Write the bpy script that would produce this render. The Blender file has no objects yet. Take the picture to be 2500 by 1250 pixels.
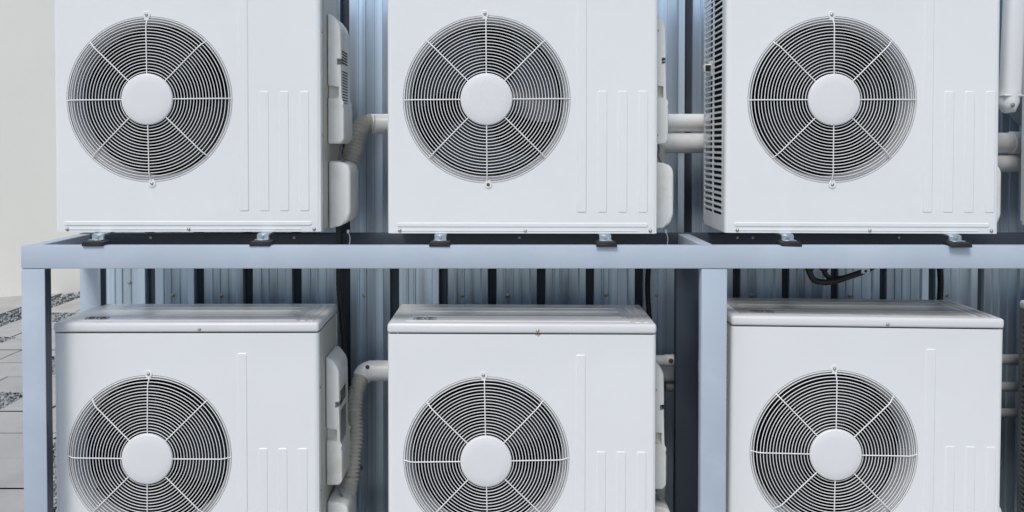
import bpy, bmesh, math, random
from mathutils import Vector, Matrix
R = math.radians
random.seed(7)
S = bpy.context.scene
COL = S.collection

# ---------------------------------------------------------------- camera, sky, sun, exposure
HC = 1.48            # eye height above the paving
CD = 2.50            # camera distance to the plane of the unit fronts
F = 2000.0           # focal length in photo pixels (photo is 2500 wide)
PITCH = R(1.2)
cam = bpy.data.cameras.new('camera')
camo = bpy.data.objects.new('camera', cam)
COL.objects.link(camo)
camo.location = (0, -CD, HC)
camo.rotation_euler = (R(90) - PITCH, 0, 0)
cam.sensor_width = 36
cam.lens = F / 2500 * 36
CX, CY = 1210.0, 355.0 + F * math.tan(PITCH)
cam.shift_x = (1250 - CX) / 2500
cam.shift_y = -(625 - CY) / 2500
cam.clip_start = 0.05
cam.clip_end = 2000
S.camera = camo

SUN_EL, SUN_AZ = R(54), R(-20)     # azimuth measured from straight behind the camera, towards the left
w = bpy.data.worlds.new("World"); S.world = w; w.use_nodes = True
wn = w.node_tree
sky = wn.nodes.new('ShaderNodeTexSky')
sky.sky_type = 'NISHITA'; sky.sun_disc = False
sky.sun_elevation = SUN_EL
sky.air_density = 1.0; sky.dust_density = 1.5; sky.ozone_density = 1.0
bg = wn.nodes['Background']
bg.inputs['Strength'].default_value = 0.13
wn.links.new(sky.outputs[0], bg.inputs[0])
sl = bpy.data.lights.new('sun', 'SUN'); sl.energy = 1.6; sl.angle = R(16); sl.color = (1, .97, .93)
so = bpy.data.objects.new('sun', sl); COL.objects.link(so)
sd = Vector((math.sin(SUN_AZ) * math.cos(SUN_EL), -math.cos(SUN_AZ) * math.cos(SUN_EL), math.sin(SUN_EL)))
so.rotation_euler = sd.to_track_quat('Z', 'Y').to_euler()
sky.sun_rotation = math.atan2(sd.x, sd.y)
S.view_settings.view_transform = 'Standard'; S.view_settings.look = 'None'
S.view_settings.exposure = 0.11; S.view_settings.gamma = 1

def at(px, py, Y):
    """world point on the plane y=Y seen at a pixel of the photograph (used to measure real positions)"""
    d = Vector(((px - CX) / F, -(py - CY) / F, -1))
    d = Matrix.Rotation(R(90) - PITCH, 3, 'X') @ d
    t = (Y + CD) / d.y
    return Vector((d.x * t, Y, HC + d.z * t))

# ---------------------------------------------------------------- materials
def mat(name, col, rough=.5, metal=0, spec=.5, var=0.0, vscale=6, stretch=(1, 1, 1), bump=0, bscale=200,
        stain=None, stain_amt=0, stain_scale=3, coat=0, rvar=0):
    m = bpy.data.materials.new(name); m.use_nodes = True
    n = m.node_tree.nodes; l = m.node_tree.links
    b = n['Principled BSDF']
    b.inputs['Roughness'].default_value = rough
    b.inputs['Metallic'].default_value = metal
    b.inputs['Specular IOR Level'].default_value = spec
    b.inputs['Coat Weight'].default_value = coat
    b.inputs['Base Color'].default_value = (*col, 1)
    g = n.new('ShaderNodeNewGeometry')
    mp = n.new('ShaderNodeMapping'); mp.inputs['Scale'].default_value = stretch
    l.new(g.outputs['Position'], mp.inputs[0])
    cur = None
    if var:
        nz = n.new('ShaderNodeTexNoise'); nz.inputs['Scale'].default_value = vscale; nz.inputs['Detail'].default_value = 5
        l.new(mp.outputs[0], nz.inputs['Vector'])
        mr = n.new('ShaderNodeMapRange'); mr.inputs[1].default_value = .3; mr.inputs[2].default_value = .7
        mr.inputs[3].default_value = 1 - var; mr.inputs[4].default_value = 1 + var
        l.new(nz.outputs[0], mr.inputs[0])
        mx = n.new('ShaderNodeVectorMath'); mx.operation = 'SCALE'; mx.inputs[0].default_value = col
        l.new(mr.outputs[0], mx.inputs['Scale']); cur = mx.outputs[0]
        if rvar:
            m2 = n.new('ShaderNodeMapRange'); m2.inputs[1].default_value = .3; m2.inputs[2].default_value = .7
            m2.inputs[3].default_value = rough - rvar; m2.inputs[4].default_value = rough + rvar
            l.new(nz.outputs[0], m2.inputs[0]); l.new(m2.outputs[0], b.inputs['Roughness'])
    if stain:
        nz = n.new('ShaderNodeTexNoise'); nz.inputs['Scale'].default_value = stain_scale; nz.inputs['Detail'].default_value = 8
        nz.inputs['Roughness'].default_value = .65
        l.new(mp.outputs[0], nz.inputs['Vector'])
        mr = n.new('ShaderNodeMapRange'); mr.inputs[1].default_value = .5; mr.inputs[2].default_value = .75
        mr.inputs[3].default_value = 0; mr.inputs[4].default_value = stain_amt
        l.new(nz.outputs[0], mr.inputs[0])
        mx = n.new('ShaderNodeMix'); mx.data_type = 'RGBA'
        mx.inputs[6].default_value = (*col, 1); mx.inputs[7].default_value = (*stain, 1)
        if cur: l.new(cur, mx.inputs[6])
        l.new(mr.outputs[0], mx.inputs[0]); cur = mx.outputs[2]
    if cur: l.new(cur, b.inputs['Base Color'])
    if bump:
        nz = n.new('ShaderNodeTexNoise'); nz.inputs['Scale'].default_value = bscale; nz.inputs['Detail'].default_value = 3
        l.new(g.outputs['Position'], nz.inputs['Vector'])
        bp = n.new('ShaderNodeBump'); bp.inputs['Strength'].default_value = bump; bp.inputs['Distance'].default_value = .002
        l.new(nz.outputs[0], bp.inputs['Height']); l.new(bp.outputs[0], b.inputs['Normal'])
    return m

M = {}
M['paint'] = mat('white_enamel', (.80, .805, .79), .36, var=.018, vscale=1.6, stain=(.66, .64, .58), stain_amt=.10, stain_scale=2.2, bump=.05, bscale=60)
M['lid'] = mat('white_enamel_lid', (.74, .74, .73), .3, var=.03, vscale=5, stain=(.52, .50, .45), stain_amt=.25, stain_scale=5)
M['lid_grimy'] = mat('white_enamel_grimy_lid', (.44, .44, .42), .33, var=.08, vscale=5, stain=(.20, .19, .16), stain_amt=.8, stain_scale=4)
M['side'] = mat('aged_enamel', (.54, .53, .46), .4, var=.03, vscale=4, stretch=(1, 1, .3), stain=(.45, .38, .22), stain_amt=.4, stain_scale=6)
M['plastic'] = mat('aged_plastic', (.80, .80, .75), .45, var=.03, vscale=5, stain=(.5, .44, .28), stain_amt=.45, stain_scale=9)
M['wire'] = mat('grille_wire', (.84, .84, .81), .35, var=.04, vscale=30)
M['hub'] = mat('grille_disc', (.76, .75, .74), .45, var=.015, vscale=8)
M['shroud'] = mat('shroud_grey', (.46, .46, .47), .45, var=.06, vscale=9)
M['fan'] = mat('fan_black', (.008, .009, .011), .6, spec=.15, var=.2, vscale=12)
M['fan_glossy'] = mat('fan_reflection_tint', (.014, .019, .03), .42, spec=.45, var=.2, vscale=12)  # blue reflections partly tinted into the base colour, with more gloss
M['dark'] = mat('inner_dark', (.01, .01, .011), .7, var=.2, vscale=20)
M['coil'] = mat('coil_fins', (.012, .013, .015), .7, spec=.1, metal=0, var=.5, vscale=40, stretch=(30, 1, 1))
M['screw'] = mat('zinc_screw', (.42, .40, .36), .35, metal=.9, var=.3, vscale=80)
M['rust'] = mat('rusty_screw', (.16, .09, .05), .7, metal=.4, var=.3, vscale=200)
M['ruststain'] = mat('rust_stain', (.5, .3, .14), .7, var=.3, vscale=200)
M['rack'] = mat('blue_grey_paint', (.45, .515, .585), .42, var=.05, vscale=2.5, stretch=(1, 1, 1), stain=(.60, .64, .70), stain_amt=.35, stain_scale=5, bump=.15, bscale=90)
M['zinc'] = mat('zinc_plate', (.45, .52, .56), .35, metal=.8, var=.15, vscale=60)
M['rubber'] = mat('black_rubber', (.012, .012, .014), .45, var=.2, vscale=60)
M['pvc'] = mat('grey_white_pvc', (.82, .82, .80), .38, var=.04, vscale=8, stain=(.4, .38, .3), stain_amt=.35, stain_scale=14)
M['pvc_dull'] = mat('dull_grey_pvc', (.30, .31, .32), .5, var=.12, vscale=8)  # darker grey for the thin lower pipes
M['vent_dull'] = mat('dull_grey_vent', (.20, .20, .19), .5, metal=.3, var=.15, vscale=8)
M['hose'] = mat('beige_hose', (.50, .49, .41), .5, var=.08, vscale=20, stain=(.34, .3, .17), stain_amt=.5, stain_scale=30)
M['trunk'] = mat('white_trunking', (.78, .79, .80), .35, var=.01, vscale=9)
M['greyduct'] = mat('grey_duct', (.30, .33, .36), .5, var=.08, vscale=6)
M['cable'] = mat('purple_grey_wire', (.22, .20, .24), .5)
M['ink'] = mat('grey_ink', (.10, .10, .10), .6)
M['galv'] = mat('galvanised_sheet', (.60, .71, .81), .34, metal=.68, var=.24, vscale=2, stretch=(14, 1, .12), rvar=.06)
M['plaster'] = mat('cream_plaster', (.88, .85, .76), .9, var=.03, vscale=.8, bump=.3, bscale=40)
M['paver'] = mat('grey_paver', (.45, .44, .41), .8, var=.10, vscale=2.2, stain=(.28, .28, .27), stain_amt=.5, stain_scale=4, bump=.4, bscale=120)
M['bed'] = mat('joint_bed', (.10, .10, .095), .95, var=.2, vscale=9)
M['gravel'] = mat('grey_gravel', (.30, .31, .30), .8, var=.6, vscale=45)

# ---------------------------------------------------------------- mesh helpers
def finish(bm, name, m, parent=None, smooth=35, loc=None, rot=None, recalc=True):
    if recalc: bmesh.ops.recalc_face_normals(bm, faces=bm.faces[:])
    me = bpy.data.meshes.new(name); bm.to_mesh(me); bm.free()
    me.materials.append(m)
    if smooth:
        me.shade_smooth(); me.set_sharp_from_angle(angle=R(smooth))
    return link(name, me, parent, loc, rot)

def link(name, me, parent=None, loc=None, rot=None):
    o = bpy.data.objects.new(name, me); COL.objects.link(o)
    if parent: o.parent = parent
    if loc is not None: o.location = loc
    if rot is not None: o.rotation_euler = rot
    return o

def tag(o, label=None, cat=None, group=None, kind=None):
    if label: o['label'] = label
    if cat: o['category'] = cat
    if group: o['group'] = group
    if kind: o['kind'] = kind
    return o

def empty(name, loc, rot=(0, 0, 0)):
    o = bpy.data.objects.new(name, None); COL.objects.link(o)
    o.location = loc; o.rotation_euler = rot; o.empty_display_size = .05
    return o

def box(bm, x0, x1, y0, y1, z0, z1, bev=0, seg=2, edges='all'):
    vs = [bm.verts.new((x, y, z)) for x in (x0, x1) for y in (y0, y1) for z in (z0, z1)]
    f = [(0, 1, 3, 2), (4, 6, 7, 5), (0, 4, 5, 1), (2, 3, 7, 6), (0, 2, 6, 4), (1, 5, 7, 3)]
    fs = [bm.faces.new([vs[i] for i in q]) for q in f]
    if bev:
        es = set(e for fc in fs for e in fc.edges)
        bmesh.ops.bevel(bm, geom=list(es), offset=bev, segments=seg, affect='EDGES', profile=.5)
    return vs

def prism(bm, pts, a, b, axis='y', bev=0, seg=3):
    """outline pts extruded from a to b along axis"""
    def v(p, t):
        if axis == 'y': return (p[0], t, p[1])
        if axis == 'z': return (p[0], p[1], t)
        return (t, p[0], p[1])
    A = [bm.verts.new(v(p, a)) for p in pts]; B = [bm.verts.new(v(p, b)) for p in pts]
    fs = [bm.faces.new(A), bm.faces.new(B[::-1])]
    n = len(pts)
    for i in range(n):
        fs.append(bm.faces.new((A[i], B[i], B[(i + 1) % n], A[(i + 1) % n])))
    if bev:
        es = set(e for fc in fs for e in fc.edges)
        bmesh.ops.bevel(bm, geom=list(es), offset=bev, segments=seg, affect='EDGES', profile=.5)

def plate(bm, x0, x1, z0, z1, y, h, r=.006, slope=.003):
    """raised rounded plate on a plane y facing -y, or a flush emboss with sloped sides"""
    def ring(ins, yy):
        o = []
        rr = max(r - ins, .0005)
        for cx, cz, a0 in ((x1 - ins - rr, z1 - ins - rr, 0), (x0 + ins + rr, z1 - ins - rr, 90),
                           (x0 + ins + rr, z0 + ins + rr, 180), (x1 - ins - rr, z0 + ins + rr, 270)):
            for k in range(5):
                a = R(a0 + k * 22.5)
                o.append(bm.verts.new((cx + rr * math.cos(a), yy, cz + rr * math.sin(a))))
        return o
    rs = [ring(0, y), ring(slope, y - h)]
    for a, b in zip(rs, rs[1:]):
        for i in range(len(a)):
            j = (i + 1) % len(a)
            bm.faces.new((a[i], a[j], b[j], b[i]))
    bm.faces.new(rs[-1])

def tube(bm, pts, rad, seg=8, closed=False, caps=True):
    pts = [Vector(p) for p in pts]
    n = len(pts); rings = []
    rads = rad if isinstance(rad, (list, tuple)) else [rad] * n
    up = Vector((0, 0, 1)); prev = None
    for i, p in enumerate(pts):
        if closed: t = pts[(i + 1) % n] - pts[i - 1]
        else: t = pts[min(i + 1, n - 1)] - pts[max(i - 1, 0)]
        t.normalize()
        if prev is None:
            a = t.cross(up)
            if a.length < .1: a = t.cross(Vector((0, 1, 0)))
            a.normalize()
        else:
            a = (prev - t * prev.dot(t)).normalized()
        prev = a
        b = t.cross(a)
        rings.append([bm.verts.new(p + (a * math.cos(2 * math.pi * k / seg) + b * math.sin(2 * math.pi * k / seg)) * rads[i]) for k in range(seg)])
    m = n if closed else n - 1
    for i in range(m):
        A, B = rings[i], rings[(i + 1) % n]
        for k in range(seg):
            bm.faces.new((A[k], A[(k + 1) % seg], B[(k + 1) % seg], B[k]))
    if not closed and caps:
        bm.faces.new(rings[0]); bm.faces.new(rings[-1][::-1])

def lathe(bm, prof, seg=64, centre=(0, 0, 0), capfirst=False, caplast=False):
    """profile of (radius, y) turned about a y axis through centre"""
    cx, cy, cz = centre; rings = []
    for r, y in prof:
        rings.append([bm.verts.new((cx + r * math.cos(2 * math.pi * k / seg), cy + y, cz + r * math.sin(2 * math.pi * k / seg))) for k in range(seg)])
    for A, B in zip(rings, rings[1:]):
        for k in range(seg):
            bm.faces.new((A[k], A[(k + 1) % seg], B[(k + 1) % seg], B[k]))
    if capfirst: bm.faces.new(rings[0])
    if caplast: bm.faces.new(rings[-1][::-1])

def screw_bm(bm, x, z, y=0, r=.0042):
    lathe(bm, [(r * 1.25, 0), (r * 1.2, -.001), (r, -.0012), (r * .92, -.003), (r * .5, -.0042), (r * .25, -.0038)], 12, (x, y, z), caplast=True)

def smoothpath(ctrl, n=8):
    c = [Vector(p) for p in ctrl]; c = [c[0] * 2 - c[1]] + c + [c[-1] * 2 - c[-2]]
    out = []
    for i in range(1, len(c) - 2):
        for k in range(n):
            t = k / n
            out.append(.5 * ((2 * c[i]) + (c[i + 1] - c[i - 1]) * t + (2 * c[i - 1] - 5 * c[i] + 4 * c[i + 1] - c[i + 2]) * t * t
                             + (3 * c[i] - c[i - 1] - 3 * c[i + 1] + c[i + 2]) * t ** 3))
    out.append(c[-2])
    return out

# ---------------------------------------------------------------- setting: ground, paving, gravel
def ground_pt(px, py):
    d = Vector(((px - CX) / F, -(py - CY) / F, -1)); d = Matrix.Rotation(R(90) - PITCH, 3, 'X') @ d
    t = -HC / d.z
    return (d.x * t, -CD + d.y * t)

bm = bmesh.new(); box(bm, -150, 150, -150, 150, -.3, -.03)
tag(finish(bm, 'ground', M['bed'], smooth=0), kind='structure')

GP = [  # gravel beds on the ground: x0,x1,y0,y1
    [(-4.36, -8), (-4.06, -8), (-4.06, 14), (-4.36, 14)],
    [ground_pt(118, 784), ground_pt(196, 784), ground_pt(196, 763), ground_pt(118, 763)],
    [ground_pt(-30, 836), ground_pt(12, 836), ground_pt(38, 822), ground_pt(-30, 824)],
    [ground_pt(-60, 1012), ground_pt(0, 1000), ground_pt(60, 968), ground_pt(60, 956), ground_pt(-60, 956)],
    [ground_pt(110, 915), ground_pt(160, 915), ground_pt(160, 868), ground_pt(110, 868)],
    [ground_pt(121, 1250), ground_pt(150, 1250), ground_pt(150, 1040), ground_pt(121, 1100)],
]
def inpoly(x, y, P):
    c = False; j = len(P) - 1
    for i in range(len(P)):
        xi, yi = P[i]; xj, yj = P[j]
        if (yi > y) != (yj > y) and x < (xj - xi) * (y - yi) / (yj - yi) + xi: c = not c
        j = i
    return c

bm = bmesh.new()
ROW = .343; y0r = ground_pt(0, 853)[1]
row0 = -26
for rI in range(row0, 34):
    ya, yb = y0r + rI * ROW + .004, y0r + (rI + 1) * ROW - .004
    off = (rI % 3) * .31
    for cI in range(-5, 9):
        xa = -4.06 + off + (cI) * .93 + .004; xb = xa + .93 - .008
        xa = max(xa, -4.055)
        if xb - xa < .05 or xa > 3.5: continue
        z = -.004 + random.uniform(-.0025, .0025)
        hit = any(inpoly(xa + (xb - xa) * u / 12, ya + (yb - ya) * v / 4, P) for P in GP[1:] for u in range(13) for v in range(5))
        if not hit:
            box(bm, xa, xb, ya, yb, -.05, z, .003, 1)
        else:                                    # slab cut back round the gravel: small cells
            nx, ny = 24, 8
            for u in range(nx):
                for v in range(ny):
                    ca, cb = xa + (xb - xa) * u / nx, xa + (xb - xa) * (u + 1) / nx
                    da, db = ya + (yb - ya) * v / ny, ya + (yb - ya) * (v + 1) / ny
                    if not any(inpoly((ca + cb) / 2, (da + db) / 2, P) for P in GP[1:]):
                        q = [bm.verts.new((X_, Y_, z)) for X_, Y_ in ((ca, da), (cb, da), (cb, db), (ca, db))]
                        bm.faces.new(q)
bmesh.ops.remove_doubles(bm, verts=bm.verts, dist=.0001)
tag(finish(bm, 'paving', M['paver'], smooth=20), kind='structure')
bm = bmesh.new(); box(bm, -90, -4.37, -90, 90, -.05, -.006); box(bm, 3.6, 90, -90, 90, -.05, -.006); box(bm, -4.05, 3.6, -90, y0r + row0 * ROW, -.05, -.006)
tag(finish(bm, 'forecourt', M['paver'], smooth=0), kind='structure')

bm = bmesh.new()
def stone(bm, x, y, z, r):
    res = bmesh.ops.create_icosphere(bm, subdivisions=1, radius=r)
    q = Matrix.Rotation(random.uniform(0, 6.28), 3, Vector((random.random(), random.random(), random.random())).normalized())
    s = Vector((random.uniform(.7, 1.2), random.uniform(.7, 1.2), random.uniform(.5, .8)))
    for v in res['verts']:
        c = v.co * random.uniform(.8, 1.15)
        c = q @ Vector((c.x * s.x, c.y * s.y, c.z * s.z)); v.co = c + Vector((x, y, z))
for gi, P in enumerate(GP):
    xs = [p[0] for p in P]; ys = [p[1] for p in P]
    if gi == 0: x0, x1, ya, yb, n = -4.34, -4.06, 3.0, 9.5, 1500
    else:
        x0, x1, ya, yb = min(xs), max(xs), min(ys), max(ys); n = int((x1 - x0) * (yb - ya) * 2600)
    for _ in range(min(n, 1500)):
        x, y = random.uniform(x0, x1), random.uniform(ya, yb)
        if inpoly(x, y, P): stone(bm, x, y, -.016 + random.random() * .01, random.uniform(.008, .018))
tag(finish(bm, 'gravel', M['gravel'], smooth=0), 'loose grey gravel filling the gaps between the paving slabs', 'gravel', kind='stuff')

bm = bmesh.new(); box(bm, -9, 6, 0, .25, -.05, 5.2, .01, 1)
tag(finish(bm, 'boundary_wall', M['plaster'], None, 0, (-4.62, 5.6, 0), (0, 0, R(25))), 'plain cream plastered wall along the far left of the paved yard', 'wall')

# ---------------------------------------------------------------- corrugated wall
WY = .62; PITCHX = .1864; WX0, WX1 = at(228, 600, WY).x, 4.4
M['grooveshade'] = mat('painted_groove_shade', (.035, .045, .06), .6, var=.2, vscale=10)  # shade inside the wall grooves, painted as a near-black colour
rootw = empty('corrugated_wall', ((WX0 + WX1) / 2, WY, 0))
tag(rootw, 'ribbed galvanised metal sheet wall behind the rack of cooling units', 'wall')
prof = []
ph = at(1083, 700, WY).x
k = -12
while True:
    c = ph + k * PITCHX; k += 1
    if c > WX1: break
    for dx, h in ((-.046, 0), (-.040, .0095), (-.0180, .0135), (-.0165, .010), (-.0160, -.030), (.0150, -.030), (.0155, -.002), (.0170, 0),
                  (.042, 0), (.045, .006), (.050, .006), (.053, 0),
                  (.070, 0), (.073, .006), (.078, .006), (.081, 0), (.104, 0), (.106, .004), (.111, .004), (.112, 0)):
        x = c + dx
        if WX0 < x < WX1: prof.append((x, WY - h))
bm = bmesh.new()
A = []; zs = [.05, .8, 1.6, 2.4, 3.2]
for z in zs: A.append([bm.verts.new((x, y + .0015 * math.sin(z * 3 + x * 2), z)) for x, y in prof])
B = [[bm.verts.new((v.co.x, v.co.y + .0012, v.co.z)) for v in r] for r in A]
for i in range(len(zs) - 1):
    for j in range(len(prof) - 1):
        bm.faces.new((A[i][j], A[i][j + 1], A[i + 1][j + 1], A[i + 1][j]))
        bm.faces.new((B[i][j], B[i + 1][j], B[i + 1][j + 1], B[i][j + 1]))
    for j in (0, len(prof) - 1):
        bm.faces.new((A[i][j], A[i + 1][j], B[i + 1][j], B[i][j]))
for v in bm.verts: v.co -= rootw.location
finish(bm, 'sheet', M['galv'], rootw, smooth=15)
bm = bmesh.new(); lathe(bm, [(.0085, 0), (.0085, -.001), (.006, -.0015), (.0055, -.006), (.003, -.0065)], 12, caplast=True)
wscrew = None
for px, py in ((317, 690), (422, 720), (540, 722), (710, 720), (890, 721), (1130, 722), (1187, 720), (1603, 720), (1835, 722),
               (2075, 722), (2137, 722), (2310, 720), (885, 1142), (1240, 722), (1480, 720)):
    p = at(px, py, WY) - rootw.location; p.y = -.001
    if wscrew is None: wscrew = finish(bm, 'screw', M['screw'], rootw, loc=p)
    else: link('screw', wscrew.data, rootw, loc=p)

# added dark strip down each deep groove, painting in its shade
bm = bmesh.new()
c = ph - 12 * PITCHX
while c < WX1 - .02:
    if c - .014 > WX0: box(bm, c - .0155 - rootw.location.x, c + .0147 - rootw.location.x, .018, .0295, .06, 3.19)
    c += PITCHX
finish(bm, 'groove_shade_strip', M['grooveshade'], rootw, smooth=0)
# frame behind the sheet
bm = bmesh.new()
for z in (.4, 1.4, 2.4): box(bm, WX0 + .05, WX1 - .05, .04, .09, z, z + .06)
for v in bm.verts: v.co.x -= rootw.location.x
finish(bm, 'girt', M['zinc'], rootw, smooth=0)

# ---------------------------------------------------------------- steel rack
RF = -.05                                    # front face of the rack
SD = .034                                    # tube depth
SWD = .072
zt = at(1210, 600, RF).z; zb = at(1210, 656, RF).z      # upper beam
lowt = at(1210, 1499, RF).z; lowb = lowt - (zt - zb)
xl = at(50, 628, RF).x; xr = 4.3
RB = RF + .345                                # front face of rear posts
rack = empty('steel_rack', ((xl + xr) / 2, RF, 0))
tag(rack, 'blue grey painted steel rack of box beams and posts carrying two rows of cooling units', 'rack')
M['rackshade'] = mat('rack_painted_shade', (.035, .045, .065), .45, var=.15, vscale=4)  # shade behind the units put into the colour of the rear members
def rbox(name, x0, x1, y0, y1, z0, z1, m='rack'):
    bm = bmesh.new(); box(bm, x0 - rack.location.x, x1 - rack.location.x, y0 - RF, y1 - RF, z0, z1, .0035, 2)
    return finish(bm, name, M[m], rack, smooth=40)
pm0, pm1 = at(1713, 660, RF).x, at(1776, 660, RF).x
period = pm0 - xl
posts = [(xl, xl + SWD), (pm0, pm1), (xr - SWD, xr)]
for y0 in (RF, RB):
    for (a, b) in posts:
        mm = 'rackshade' if y0 == RB and a > xl + .1 else 'rack'
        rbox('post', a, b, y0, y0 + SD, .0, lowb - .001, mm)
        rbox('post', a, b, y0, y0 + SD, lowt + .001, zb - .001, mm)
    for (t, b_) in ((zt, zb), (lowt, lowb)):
        rbox('beam', xl, xr, y0, y0 + SD, b_, t, 'rack' if y0 == RF else 'rackshade')
for (t, b_) in ((zt, zb), (lowt, lowb)):
    for xc in (xl, pm0 + .004, xr - .042):
        rbox('cross_beam', xc + .001, xc + .042, RF + SD + .001, RB - .001, b_ + .002, t - .0015)
for (a, b) in posts:
    for y0 in (RF, RB):
        bm = bmesh.new()
        box(bm, a - .02 - rack.location.x, b + .02 - rack.location.x, y0 - .02 - RF, y0 + SD + .02 - RF, -.004, .006, .001, 1)
        finish(bm, 'base_plate', M['rack'], rack)
for y0 in (RF, RB):                # added dark strips paint shade onto the left posts' inward faces
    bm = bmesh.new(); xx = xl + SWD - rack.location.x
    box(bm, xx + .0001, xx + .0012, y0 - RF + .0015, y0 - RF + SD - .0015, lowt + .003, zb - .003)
    finish(bm, 'shade_strip', M['rackshade'], rack, smooth=0)
# small bolts on the rear beam's inner face
bm = bmesh.new(); screw_bm(bm, 0, 0, 0, .004); bolt = None
for px in (368, 718, 1268, 1800, 1838, 2195):
    p = at(px, 580, RB); p.x -= rack.location.x; p.y = RB - RF - .0002
    bolt = finish(bm, 'bolt', M['screw'], rack, loc=p) if bolt is None else link('bolt', bolt.data, rack, loc=p)

# ---------------------------------------------------------------- the cooling unit
U = 1 / 800.
ZC, ZS, ZT, DP = 327 * U, 636 * U, 662 * U, .31
RH = .2555
cache = {}
def shared(key, name, build, m, parent, smooth=35, loc=None, rot=None):
    if key not in cache:
        bm = bmesh.new(); build(bm)
        o = finish(bm, name, m, parent, smooth, loc, rot); cache[key] = o.data
        return o
    return link(name, cache[key], parent, loc, rot)

def b_shroud(bm):
    lathe(bm, [(RH - .0005, -.0002), (RH - .0025, .0005), (RH - .003, .005), (RH - .0045, .0092), (.2475, .0096), (.245, .0105), (.2405, .016),
               (.2375, .028), (.236, .05), (.236, .088), (.243, .088)], 128)
def b_wires(bm):
    rr = [.0845 + .00945 * i for i in range(16)]
    for r in rr:
        y = -.013 if r < .215 else -.011
        pts = [(r * math.cos(2 * math.pi * k / 112), y, r * math.sin(2 * math.pi * k / 112)) for k in range(112)]
        tube(bm, pts, .00138, 6, closed=True)
    for r, y, w_ in ((.236, -.007, .0014), (.2445, -.001, .0016), (.2515, .001, .0019)):
        pts = [(r * math.cos(2 * math.pi * k / 128), y, r * math.sin(2 * math.pi * k / 128)) for k in range(128)]
        tube(bm, pts, w_, 6, closed=True)
def b_spoke(bm):
    tube(bm, [(.070, -.0165, 0), (.222, -.0155, 0), (.234, -.012, 0), (.246, -.003, 0), (.2535, .001, 0)], .0019, 8)
def b_hub(bm):
    lathe(bm, [(.075, -.010), (.0785, -.013), (.0788, -.018), (.0775, -.0205), (.074, -.0222), (.05, -.0235), (.02, -.0238), (.004, -.0239)], 72, caplast=True, capfirst=True)
def b_tab(bm):
    lathe(bm, [(.0115, 0.0005), (.0115, -.0012), (.0105, -.002), (.0085, -.002), (.008, -.0012), (.001, -.0012)], 24, caplast=True)
    box(bm, -.007, .007, -.0015, .0005, -.016, -.004)
def b_fan(bm):
    lathe(bm, [(.002, .035), (.05, .036), (.066, .042), (.072, .055), (.072, .105), (.02, .105)], 40, capfirst=True)
    for q in range(3):
        a0 = q * 2 * math.pi / 3 + .5
        n, mth = 12, 7
        g = []
        for i in range(n + 1):
            u = i / n; row = []
            for j in range(mth + 1):
                v = j / mth; r = .068 + v * .155
                a = a0 + (u - .5) * (1.05 + .45 * v) + .35 * v * v
                y = .045 + .055 * u + .01 * math.sin(math.pi * u)
                row.append(bm.verts.new((r * math.cos(a), y, r * math.sin(a))))
            g.append(row)
        for i in range(n):
            for j in range(mth):
                bm.faces.new((g[i][j], g[i + 1][j], g[i + 1][j + 1], g[i][j + 1]))
def b_screw(bm): screw_bm(bm, 0, 0, 0, .0043)

def b_cover(bm):      # tall service cover on the right side; x=0 is the side panel, z=0 the fan axis
    prism(bm, [(0, .284), (.016, .278), (.036, .252), (.043, .232), (.045, .01), (.045, -.004), (.0525, -.022), (.0525, -.122), (.042, -.136), (0, -.136)],
          .105, .270, 'y', bev=.0065, seg=4)
def b_grip(bm):
    prism(bm, [(-.01, .055), (-.01, .012), (.036, .010), (.036, .047)], .09, .128, 'y')
    prism(bm, [(.030, .138), (.030, .118), (.09, .118), (.09, .138)], .09, .152, 'y')
def b_valve(bm):
    prism(bm, [(0, -.190), (.040, -.196), (.062, -.203), (.072, -.222), (.072, -.362), (.061, -.392), (.036, -.402), (0, -.413)],
          .110, .275, 'y', bev=.012, seg=4)
def b_coverslots(bm):
    for z0, n in ((.163, 5), (.098, 13)):
        for k in range(n):
            z = z0 - k * .0092
            box(bm, .0415, .0457, .122, .215, z - .0016, z + .0016)

def cut(me, cutter_bm):
    """boolean difference on mesh data"""
    a = bpy.data.objects.new('tmp_a', me); cm = bpy.data.meshes.new('tmp_c')
    bmesh.ops.recalc_face_normals(cutter_bm, faces=cutter_bm.faces[:]); cutter_bm.to_mesh(cm); cutter_bm.free()
    c = bpy.data.objects.new('tmp_b', cm)
    COL.objects.link(a); COL.objects.link(c)
    md = a.modifiers.new('b', 'BOOLEAN'); md.operation = 'DIFFERENCE'; md.object = c; md.solver = 'EXACT'
    bpy.context.view_layer.update()
    dg = bpy.context.evaluated_depsgraph_get()
    nm = bpy.data.meshes.new_from_object(a.evaluated_get(dg))
    bpy.data.objects.remove(a); bpy.data.objects.remove(c)
    return nm

def b_foot(bm):       # bracket under the unit, down onto the beam
    box(bm, -.018, .018, -.012, .05, -.006, -.0005, .001, 1)
    box(bm, -.018, .018, -.020, -.010, -.018, -.003, .0015, 1)
    box(bm, -.020, .020, -.040, -.010, -.0195, -.0165, .001, 1)
    lathe(bm, [(.005, 0), (.005, -.003), (.003, -.005)], 6, (0, -.020, -.010), caplast=True)
def b_pad(bm):
    prism(bm, [(-.031, -.0300), (.031, -.0300), (.031, -.024), (.026, -.0198), (-.026, -.0198), (-.031, -.024)], -.0535, .0, 'y', bev=.0015, seg=2)
    box(bm, -.031, .031, -.0555, -.0512, -.0345, -.026, .001, 1)

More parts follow.
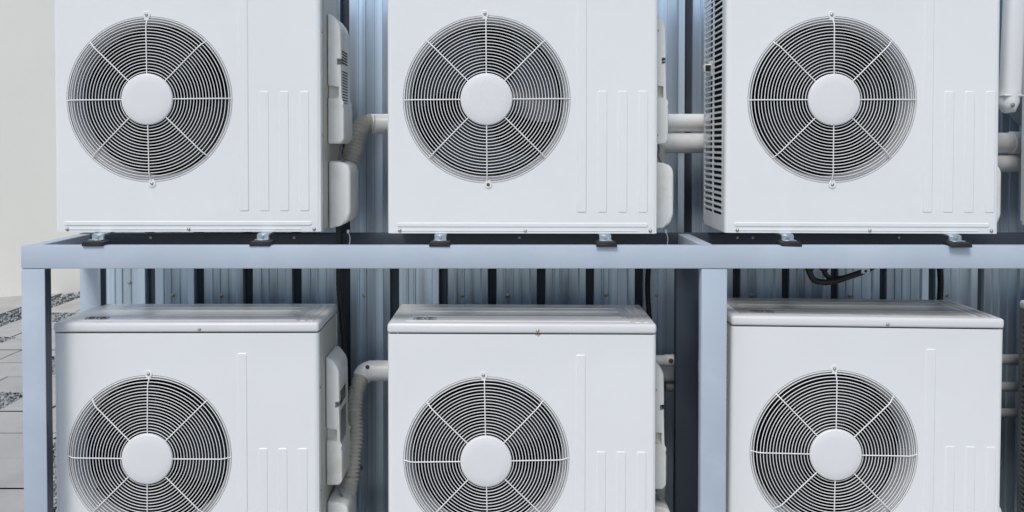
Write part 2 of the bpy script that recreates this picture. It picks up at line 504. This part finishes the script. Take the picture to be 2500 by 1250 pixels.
def make_unit(loc, yaw, left, right, lean, label, name='cooling_unit', rust=False, lidm='lid', fanm='fan', ventm='paint'):
    L, Rr = -left * U, right * U
    root = empty(name, loc, (0, lean, yaw))
    tag(root, label, 'air conditioner', 'outdoor cooling units on the steel rack')
    # front panel with the round opening, wrapping round both front corners
    bm = bmesh.new(); rc = .014; ye = .024
    N = 128
    circ = []; out = []
    for k in range(N):
        a = 2 * math.pi * k / N
        c, s = math.cos(a), math.sin(a)
        circ.append(bm.verts.new((RH * c, 0, ZC + RH * s)))
    x0, x1, z0, z1 = L + rc, Rr - rc, .0, ZS
    q = .275
    sq = []
    for k in range(N):
        a = 2 * math.pi * k / N; c, s = math.cos(a), math.sin(a); m_ = max(abs(c), abs(s))
        sq.append(bm.verts.new((q * c / m_, 0, ZC + q * s / m_)))
    for k in range(N):
        j = (k + 1) % N
        bm.faces.new((circ[k], circ[j], sq[j], sq[k]))
    def quad(a, b, c, d):
        bm.faces.new([bm.verts.new(p) for p in (a, b, c, d)])
    quad((x0, 0, z0), (x1, 0, z0), (x1, 0, ZC - q), (x0, 0, ZC - q))
    quad((x0, 0, ZC + q), (x1, 0, ZC + q), (x1, 0, z1), (x0, 0, z1))
    quad((x0, 0, ZC - q), (-q, 0, ZC - q), (-q, 0, ZC + q), (x0, 0, ZC + q)) if x0 < -q - .001 else None
    quad((q, 0, ZC - q), (x1, 0, ZC - q), (x1, 0, ZC + q), (q, 0, ZC + q))
    for sx, xe in ((-1, L), (1, Rr)):
        pr = [(xe - sx * rc + sx * rc * math.sin(R(t)), rc - rc * math.cos(R(t))) for t in range(0, 91, 15)] + [(xe, ye), (xe - sx * .002, ye + .0005)]
        for p0, p1 in zip(pr, pr[1:]):
            quad((p0[0], p0[1], z0), (p1[0], p1[1], z0), (p1[0], p1[1], z1), (p0[0], p0[1], z1))
        # return under the bottom
    quad((L + .004, .004, z0), (Rr - .004, .004, z0), (Rr - .004, ye, z0), (L + .004, ye, z0))
    bmesh.ops.remove_doubles(bm, verts=bm.verts, dist=.0002)
    # pressed stripes and bottom bead
    plate(bm, .2745, .3055, ZC - .3455, ZC + .325, .0004, .0027, slope=.0034)
    for xa in (.337, .3985, .461):
        plate(bm, xa, xa + .031, ZC - .3455, ZC + .027, .0004, .0023, slope=.0032)
    plate(bm, L + .028, Rr - .028, .0185, .0335, .0004, .003, r=.007)
    plate(bm, L + .028, Rr - .06, .0065, .0105, .0004, .002, r=.0018, slope=.001)
    bmesh.ops.recalc_face_normals(bm, faces=bm.faces[:])
    for f_ in bm.faces:
        n_ = f_.normal; c_ = f_.calc_center_median()
        if n_.y > .01 or (abs(n_.y) <= .01 and n_.x * (1 if c_.x > 0 else -1) < -.1): f_.normal_flip()
    finish(bm, 'front_panel', M['paint'], root, smooth=16, recalc=False)
    # side and back panels, base
    bm = bmesh.new()
    box(bm, Rr - .004, Rr - .0015, ye + .003, DP, .004, ZS - .001)
    box(bm, Rr - .0015, Rr + .001, ye + .028, ye + .034, .004, ZS - .002)      # raised fold
    box(bm, Rr - .0015, Rr + .0008, DP - .012, DP - .004, .004, ZS - .002)
    finish(bm, 'side_panel', M['side'], root, smooth=0)
    bm = bmesh.new(); box(bm, L + .006, Rr - .006, ye + .001, DP - .002, -.0008, .012); finish(bm, 'base_tray', M['side'], root, smooth=0)
    # louvred left side
    bm = bmesh.new()
    xs0, xs1 = L + .0008, L + .0035
    box(bm, xs0, xs1, ye + .002, .050, .012, ZS - .001)
    box(bm, xs0, xs1, .164, .180, .012, ZS - .001)
    box(bm, xs0, xs1, .292, DP, .012, ZS - .001)
    box(bm, xs0 + .0002, xs1 - .0002, .030, .302, .0, .050)
    box(bm, xs0 + .0002, xs1 - .0002, .030, .302, ZS - .03, ZS - .0015)
    z = .062
    while z < ZS - .03:
        prism(bm, [(L + .0002, z - .0028), (L + .0002, z + .0028), (L + .010, z + .0055), (L + .010, z + .0015)], .049, .165, 'y')
        prism(bm, [(L + .0002, z - .0028), (L + .0002, z + .0028), (L + .010, z + .0055), (L + .010, z + .0015)], .179, .293, 'y')
        z += .0184
    finish(bm, 'vent_panel', M[ventm], root, smooth=0)
    bm = bmesh.new()
    for k in (0,):
        box(bm, L + .022, L + .030, .045, DP - .01, .015, ZS - .02)
        box(bm, L + .030, Rr - .01, DP - .03, DP - .012, .015, ZS - .02)
    box(bm, .262, .266, .03, DP - .04, .014, ZS - .02)
    finish(bm, 'coil', M['coil'], root, smooth=0)
    bm = bmesh.new()          # bulkhead round the fan, dark behind the front
    lathe(bm, [(.2435, .087), (.262, .087)], 64, (0, 0, ZC))
    box(bm, .27, Rr - .012, .008, .012, .02, ZS - .02)
    finish(bm, 'bulkhead', M['dark'], root, smooth=0)
    # lid
    bm = bmesh.new()
    lz0, lz1 = ZS + .0006, ZT
    box(bm, L - .001, Rr + .001, -.001, DP + .003, lz0, lz1, .010, 4)
    finish(bm, 'lid', M['lid'], root, smooth=40)
    lid = root.children[-1] if False else [o for o in COL.objects if o.parent is root and o.name.startswith('lid')][-1]
    bm = bmesh.new()          # raised field with steps and two icon marks, on the lid top
    def flat(x0, x1, y0, y1, h, bv=.003):
        vs = []
        for ins, zz in ((0, lz1), (bv, lz1 + h)):
            vs.append([bm.verts.new((x, y, zz)) for x, y in ((x0 + ins, y0 + ins), (x1 - ins, y0 + ins), (x1 - ins, y1 - ins), (x0 + ins, y1 - ins))])
        for i in range(4): bm.faces.new((vs[0][i], vs[0][(i + 1) % 4], vs[1][(i + 1) % 4], vs[1][i]))
        bm.faces.new(vs[1])
    flat(L + .035 if lidm != 'lid' else L + .05, Rr - .075, .03, .295, .0022)
    flat(Rr - .062, Rr - .045, .02, .285, .0022)
    flat(Rr - .036, Rr - .022, .02, .285, .0022)
    for vv in ((.09, .094), (.17, .174), (.225, .229)):
        box(bm, L + .07, Rr - .095, vv[0], vv[1], lz1 + .0015, lz1 + .0036)
    finish(bm, 'lid_field', M[lidm], lid, smooth=0)
    bm = bmesh.new()
    for cx in (L + .092, L + .128):
        for rr, tt in ((.0165, .0012),):
            ctr = []
            for k in range(40):
                a = 2 * math.pi * k / 40
                ctr.append((cx + rr * math.copysign(abs(math.cos(a)) ** .5, math.cos(a)), .058 + .016 * math.copysign(abs(math.sin(a)) ** .5, math.sin(a)), lz1 + .0024))
            tube(bm, ctr, tt, 5, closed=True)
        ctr = [(cx + .009 * math.cos(2 * math.pi * k / 24), .058 + .009 * math.sin(2 * math.pi * k / 24), lz1 + .0024) for k in range(24)]
        tube(bm, ctr, .001, 5, closed=True)
        tube(bm, [(cx - .007, .052, lz1 + .0026), (cx + .007, .064, lz1 + .0026)], .001, 5)
    finish(bm, 'icon', M['ink'], lid, smooth=0)
    # opening, fan, grille
    shared('shroud', 'fan_shroud', b_shroud, M['shroud'], root, 50, (0, 0, ZC))
    shared('fan' + fanm, 'fan', b_fan, M[fanm], root, 50, (0, 0, ZC), (0, random.uniform(0, 2), 0))
    gr = shared('wires', 'grille', b_wires, M['wire'], root, 60, (0, 0, ZC), (0, R(random.uniform(-1.2, 1.2)), 0))
    for k in range(8):
        shared('spoke', 'spoke', b_spoke, M['wire'], gr, 60, None, (0, k * math.pi / 4, 0))
    shared('hub', 'centre_disc', b_hub, M['hub'], gr, 40)
    for sgn, dx in ((1, -.003), (-1, .003)):
        tb = shared('tab', 'mounting_tab', b_tab, M['wire'], gr, 40, (dx, -.001, sgn * .2595), (0, 0 if sgn > 0 else math.pi, 0))
        if sgn > 0: shared('gscrew', 'screw', b_screw, M['screw'], tb, 40, (0, -.001, 0))
        else: shared('gscrewr' + ('r' if rust else ''), 'screw', b_screw, M['rust'] if rust else M['screw'], tb, 40, (0, -.001, 0))
    # screws in the front
    for x, z in ((L + .038, .0085), (.118, .0085), (Rr - .022, .0085)):
        shared('gscrew', 'screw', b_screw, M['screw'], root, 40, (x, -.0005, z))
    shared('gscrew', 'screw', b_screw, M['screw'], lid, 40, (.158, -.001, ZS + .011))
    for z in (.30, .62): shared('sscrew', 'screw', b_screw, M['screw'], root, 40, (Rr + .0002, .018, z), (0, 0, math.pi / 2))
    # covers on the right side
    if 'cover' not in cache:
        bm = bmesh.new(); b_cover(bm); bmesh.ops.recalc_face_normals(bm, faces=bm.faces[:])
        me = bpy.data.meshes.new('service_cover'); bm.to_mesh(me); bm.free()
        c = bmesh.new(); b_grip(c); full = me.copy(); me = cut(me, c)
        print('COVER polys', len(full.polygons), len(me.polygons))
        if len(me.polygons) < 40: me = full; me.name = 'service_cover'
        me.materials.clear(); me.materials.append(M['plastic']); me.shade_smooth(); me.set_sharp_from_angle(angle=R(30))
        cache['cover'] = me
    cv = link('service_cover', cache['cover'], root, (Rr, 0, ZC))
    shared('slots', 'vent_slots', b_coverslots, M['dark'], cv, 0)
    shared('valve', 'valve_cover', b_valve, M['plastic'], root, 30, (Rr, 0, ZC))
    def b_wire(bm): tube(bm, smoothpath([(.028, .17, -.12), (.034, .165, -.15), (.030, .16, -.172), (.042, .165, -.20)]), .0035, 6)
    shared('pwire', 'wire', b_wire, M['cable'], root, 60, (Rr, 0, ZC))
    for fx in (-112 * U, 288 * U):
        ft = shared('foot', 'foot', b_foot, M['zinc'], root, 40, (fx, -loc.y, 0))
        shared('pad', 'rubber_pad', b_pad, M['rubber'], ft, 40)
    return root

# fan centre pixel, depth, yaw, left/right extents
def place(px, py, Y):
    p = at(px, py, Y); return Vector((p.x, Y, p.z - ZC))
U1 = make_unit(place(365, 243, .03), R(.3), 236, 422, 0, 'upper white unit at the left end, its right side and ribbed hose open to view')
U2 = make_unit(place(1188, 243, .0), R(-.8), 243, 417, 0, 'upper white unit between two others, plain front with a brown screw below its grille', rust=True, fanm='fan_glossy')
U3 = make_unit(place(2031, 244, .012), R(-2.1), 258, 404, 0, 'upper white unit on the right, with slotted vents and a clip on its side')
L1 = make_unit(place(365, 1115, .03), R(.3), 236, 422, 0, 'lower white unit beside the left end post of the rack, its lid showing')
L2 = make_unit(place(1187, 1121, .0), R(-.9), 243, 417, 0, 'lower white unit left of the middle post with a rusty lid screw', rust=True)
L3 = make_unit(place(2033, 1105, -.002), R(-1.6), 253, 408, R(.35), 'lower white unit right of the middle post, its lid darkened with grime at the back', lidm='lid_grimy')
U4 = make_unit(place(2905, 245, .0), R(-1.5), 253, 417, 0, 'upper unit cut by the right edge of the photo, only a strip of side visible')
L4 = make_unit(place(2890, 1110, .0), R(-1.5), 253, 417, 0, 'lower unit cut by the right edge of the photo, dark side vents visible', ventm='vent_dull')

# rust run below the lid screw of the middle lower unit
bm = bmesh.new()
prism(bm, [(-.008, .001), (.009, .001), (.006, -.002), (.002, -.007), (-.001, -.003), (-.006, -.002)], -.0006, 0, 'y')
finish(bm, 'rust_stain', M['ruststain'], L2, 0, (.158, 0, ZS - .001))
# sensor clip on the left side of the upper right unit
bm = bmesh.new(); box(bm, -.004, .0, .188, .25, .0, .052, .003, 2); box(bm, -.024, -.002, .205, .235, .012, .040, .003, 2)
clip = finish(bm, 'sensor_clip', M['plastic'], U3, loc=(-255 * U, 0, .50))
bm = bmesh.new(); box(bm, -.0215, -.004, .2042, .2055, .0155, .0365)
finish(bm, 'clip_opening', M['dark'], clip, smooth=0)

# ---------------------------------------------------------------- pipes, hoses, cables
PIPE_G = 'drain pipes running along the metal wall'
def pipe(px0, px1, py, Y, rpx, label, fittings=(), pm='pvc'):
    a, b = at(px0, py, Y), at(px1, py, Y); b.z = a.z
    r = rpx * (Y + CD) / F
    root = empty('drain_pipe', a); tag(root, label, 'pipe', PIPE_G)
    bm = bmesh.new(); tube(bm, [(0, 0, 0), (b.x - a.x, 0, 0)], r, 24); finish(bm, 'pipe_run', M[pm], root, 40)
    for fp in fittings:
        f0, f1 = at(fp[0], py, Y).x - a.x, at(fp[1], py, Y).x - a.x
        bm = bmesh.new(); tube(bm, [(f0, 0, 0), (f0 + .001, 0, 0), (f1 - .001, 0, 0), (f1, 0, 0)], [r * 1.02, r * 1.12, r * 1.12, r * 1.02], 24); finish(bm, 'coupling', M['pvc'], root, 30)
        if len(fp) > 2:
            bm = bmesh.new(); screw_bm(bm, 0, 0, 0, .007); finish(bm, 'screw', M['rust'], root, loc=((f0 + f1) / 2, -r * 1.1, r * .2))
    return root, a, r
PY = .46
pipe(905, 2130, 300, PY, 22, 'pale grey drain pipe behind the upper middle unit, fed by the leftmost ribbed hose')
pipe(1600, 3400, 349, PY, 25, 'grey drain pipe just below the topmost pipe, right of the upper middle unit', ((2466, 2492),))
pipe(2400, 3400, 399, PY, 21, 'grey drain pipe lowest of those beside the upper right unit')
pipe(900, 2300, 905, PY, 25, 'pale grey drain pipe with an elbow behind the lower left unit')
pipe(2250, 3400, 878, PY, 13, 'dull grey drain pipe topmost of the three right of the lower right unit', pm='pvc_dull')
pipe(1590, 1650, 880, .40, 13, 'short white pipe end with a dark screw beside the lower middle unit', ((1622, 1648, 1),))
pipe(1625, 3400, 944, PY, 12, 'dark grey drain pipe second of the three right of the lower right unit', pm='pvc_dull')
pipe(2400, 3400, 1008, PY, 11, 'dark grey drain pipe lowest of the three right of the lower right unit', pm='pvc_dull')

def ribbed(ctrl, r, name, label, group, n=14, pitch=.013):
    path = smoothpath(ctrl, n)
    # resample
    L_ = [0]
    for a, b in zip(path, path[1:]): L_.append(L_[-1] + (b - a).length)
    tot = L_[-1]; k = int(tot / pitch * 4); pts = []; rads = []
    j = 0
    for i in range(k + 1):
        d = tot * i / k
        while j < len(L_) - 2 and L_[j + 1] < d: j += 1
        t = (d - L_[j]) / max(L_[j + 1] - L_[j], 1e-6); pts.append(path[j].lerp(path[j + 1], t))
        rads.append(r * (1, 1.0, .83, .83)[i % 4])
    root = empty(name, pts[-1]); tag(root, label, 'hose', group)
    bm = bmesh.new(); tube(bm, pts, rads, 20)
    for v in bm.verts: v.co -= root.location
    finish(bm, 'ribbed_tube', M['hose'], root, 80)
    return root, pts
HG = 'ribbed drain hoses beside the units'
# upper left hose
h, pts = ribbed([at(918, 303, PY), at(893, 302, .44), at(874, 322, .40), at(864, 362, .37), at(852, 402, .35), at(842, 445, .34)], .034,
                'drain_hose', 'beige ribbed hose bending over from the pipe to the cover of the upper left unit', HG)
bm = bmesh.new(); a = at(920, 303, PY) - h.location
tube(bm, [a + Vector((-.016, 0, 0)), a + Vector((-.014, 0, 0)), a + Vector((.060, 0, 0)), a + Vector((.062, 0, 0))], [.034, .0365, .0365, .035], 24)
finish(bm, 'collar', M['pvc'], h, 30)
# lower left hose
h, pts = ribbed([at(884, 918, .44), at(872, 950, .40), at(866, 1000, .36), at(868, 1060, .33), at(862, 1120, .30), at(857, 1170, .28)], .028,
                'drain_hose', 'beige ribbed hose hanging from the white elbow beside the lower left unit', HG)
bm = bmesh.new()
P_ = [at(854, 1160, .28), at(853, 1172, .28), at(853, 1173, .28), at(850, 1198, .28)]
tube(bm, [p - h.location for p in P_], [.027, .0275, .0305, .0305], 20); finish(bm, 'end_cuff', M['hose'], h, 30)
bm = bmesh.new()
E = smoothpath([at(960, 905, PY), at(915, 904, PY), at(893, 908, .455), at(880, 925, .442)], 5)
tube(bm, [p - h.location for p in E], [.0345] * (len(E) - 1) + [.030], 24); finish(bm, 'elbow', M['pvc'], h, 40)
bm = bmesh.new(); screw_bm(bm, 0, 0, 0, .006); finish(bm, 'screw', M['rust'], h, loc=at(897, 896, .425) - h.location)
# middle hoses, mostly hidden
ribbed([at(1560, 349, PY), at(1590, 350, .44), at(1604, 372, .38), at(1608, 420, .30)], .0265, 'drain_hose',
       'stub of beige ribbed hose showing above the cover of the upper middle unit', HG)
h, _ = ribbed([at(1560, 905, PY), at(1590, 925, .42), at(1602, 1000, .38), at(1602, 1190, .28)], .0205, 'drain_hose',
       'stub of beige hose showing below the side cover of the lower middle unit', HG)
bm = bmesh.new(); P_ = [at(1606, 1185, .27), at(1606, 1212, .27)]
tube(bm, [p - h.location for p in P_], .026, 20); finish(bm, 'end_cuff', M['hose'], h, 30)

CG = 'black power cables hanging behind the units'
def cable(ctrl, r, label, name='black_cable', ridged=True):
    path = smoothpath(ctrl, 14)
    root = empty(name, path[-1]); tag(root, label, 'cable', CG)
    bm = bmesh.new(); tube(bm, [p - root.location for p in path], [r * (1 if i % 2 or not ridged else .93) for i in range(len(path))], 12)
    finish(bm, 'sheath', M['rubber'], root, 60); return root
c = cable([at(826, 540, .25), at(828, 600, .27), at(828, 700, .34), at(836, 790, .38), at(842, 900, .40), at(846, 1000, .41), at(842, 1100, .40), at(836, 1190, .36)], .0105,
      'black cable dropping behind the lower left unit from the upper one')
cable([at(1590, 540, .3), at(1586, 620, .36), at(1581, 700, .42), at(1586, 800, .44), at(1590, 1000, .44)], .0095,
      'black cable dropping behind the lower middle unit left of the middle post')
cable([at(2288, 600, .36), at(2296, 680, .40), at(2294, 760, .42), at(2290, 1000, .42)], .0105,
      'black cable dropping straight behind the right end of the lower right unit')
c2 = cable([at(1974, 640, .22), at(1976, 664, .22), at(1992, 686, .22), at(2030, 688, .22), at(2070, 676, .23), at(2110, 662, .25), at(2150, 640, .27)], .0100,
      'black cable looping below the beam above the lower right unit', ridged=False)
bm = bmesh.new()
pp = smoothpath([at(2010, 640, .23), at(2012, 662, .23), at(2030, 680, .235), at(2075, 676, .245)], 8)
tube(bm, [p - c2.location for p in pp], .0085, 10); finish(bm, 'branch', M['rubber'], c2, 60)
bm = bmesh.new()
for px in (1976, 2011):
    a = at(px, 650, .22) - c2.location
    lathe_pts = [a + Vector((0, 0, dz)) for dz in (.014, .010, -.010, -.014)]
    tube(bm, lathe_pts, [.0125, .0155, .0155, .0125], 8)
finish(bm, 'cable_gland', M['rubber'], c2, 30)
bm = bmesh.new(); a = at(2113, 662, .235) - c2.location
box(bm, a.x - .015, a.x + .015, a.y - .002, a.y + .002, a.z - .009, a.z + .012, .0015, 1); finish(bm, 'clamp', M['zinc'], c2, 30)
bm = bmesh.new(); screw_bm(bm, a.x, a.z, a.y - .0022, .004); finish(bm, 'screw', M['rubber'], c2)

for px, lab in ((850, 'white cable tie standing up from the rack right of the upper left unit'), (1626, 'white cable tie standing up from the rack right of the upper middle unit')):
    bm = bmesh.new()
    p0 = at(px, 565, .22); p1 = at(px + 3, 597, .20)
    tube(bm, smoothpath([p0 - p1, (p0 - p1) * .5 + Vector((.004, 0, 0)), (0, 0, 0)], 4), .0016, 6)
    box(bm, (p0 - p1).x - .004, (p0 - p1).x + .004, (p0 - p1).y - .003, (p0 - p1).y + .003, (p0 - p1).z - .006, (p0 - p1).z + .006, .001, 1)
    o = finish(bm, 'cable_tie', M['trunk'], None, 40, p1)
    tag(o, lab, 'cable tie')

# white line-set trunking at top right and the grey duct behind it
TY = .22
a, b = at(2464, 262, TY), at(2484, -160, TY)
tr = empty('pipe_trunking', a); tag(tr, 'white rounded trunking slanting down beside the upper right unit', 'trunking')
bm = bmesh.new()
d = b - a; sec = []
for k in range(28):
    t = 2 * math.pi * k / 28
    sec.append(Vector((.031 * math.copysign(abs(math.cos(t)) ** .7, math.cos(t)), .028 * math.copysign(abs(math.sin(t)) ** .7, math.sin(t)), 0)))
A = [bm.verts.new(s_ + d * .06) for s_ in sec]; B = [bm.verts.new(s_ + d) for s_ in sec]
for k in range(28): bm.faces.new((A[k], A[(k + 1) % 28], B[(k + 1) % 28], B[k]))
bm.faces.new(A); bm.faces.new(B[::-1]); finish(bm, 'trunk_cover', M['trunk'], tr, 40)
bm = bmesh.new()
tube(bm, [Vector((0.0, 0, .055)), Vector((-.002, 0, .02)), Vector((-.01, 0, -.002)), Vector((-.02, 0, -.012))], [.032, .032, .029, .012], 24)
finish(bm, 'end_cap', M['trunk'], tr, 40)
bm = bmesh.new(); box(bm, -.034, .034, -.031, .03, .036, .040, .001, 1); finish(bm, 'strap', M['trunk'], tr, 40)
bm = bmesh.new(); screw_bm(bm, 0, 0, 0, .006); finish(bm, 'screw', M['screw'], tr, loc=(-.008, -.031, .006))
bm = bmesh.new()
p = at(2500, 270, .47)
E = smoothpath([at(2505, -150, .50), at(2504, 100, .50), at(2503, 220, .50), at(2520, 268, .50), at(2600, 282, .50)], 8)
tube(bm, [q - E[0] for q in E], .068, 32)
tag(finish(bm, 'grey_duct', M['greyduct'], None, 60, E[0]), 'thick dark grey duct bending behind the white trunking at the right edge', 'duct')
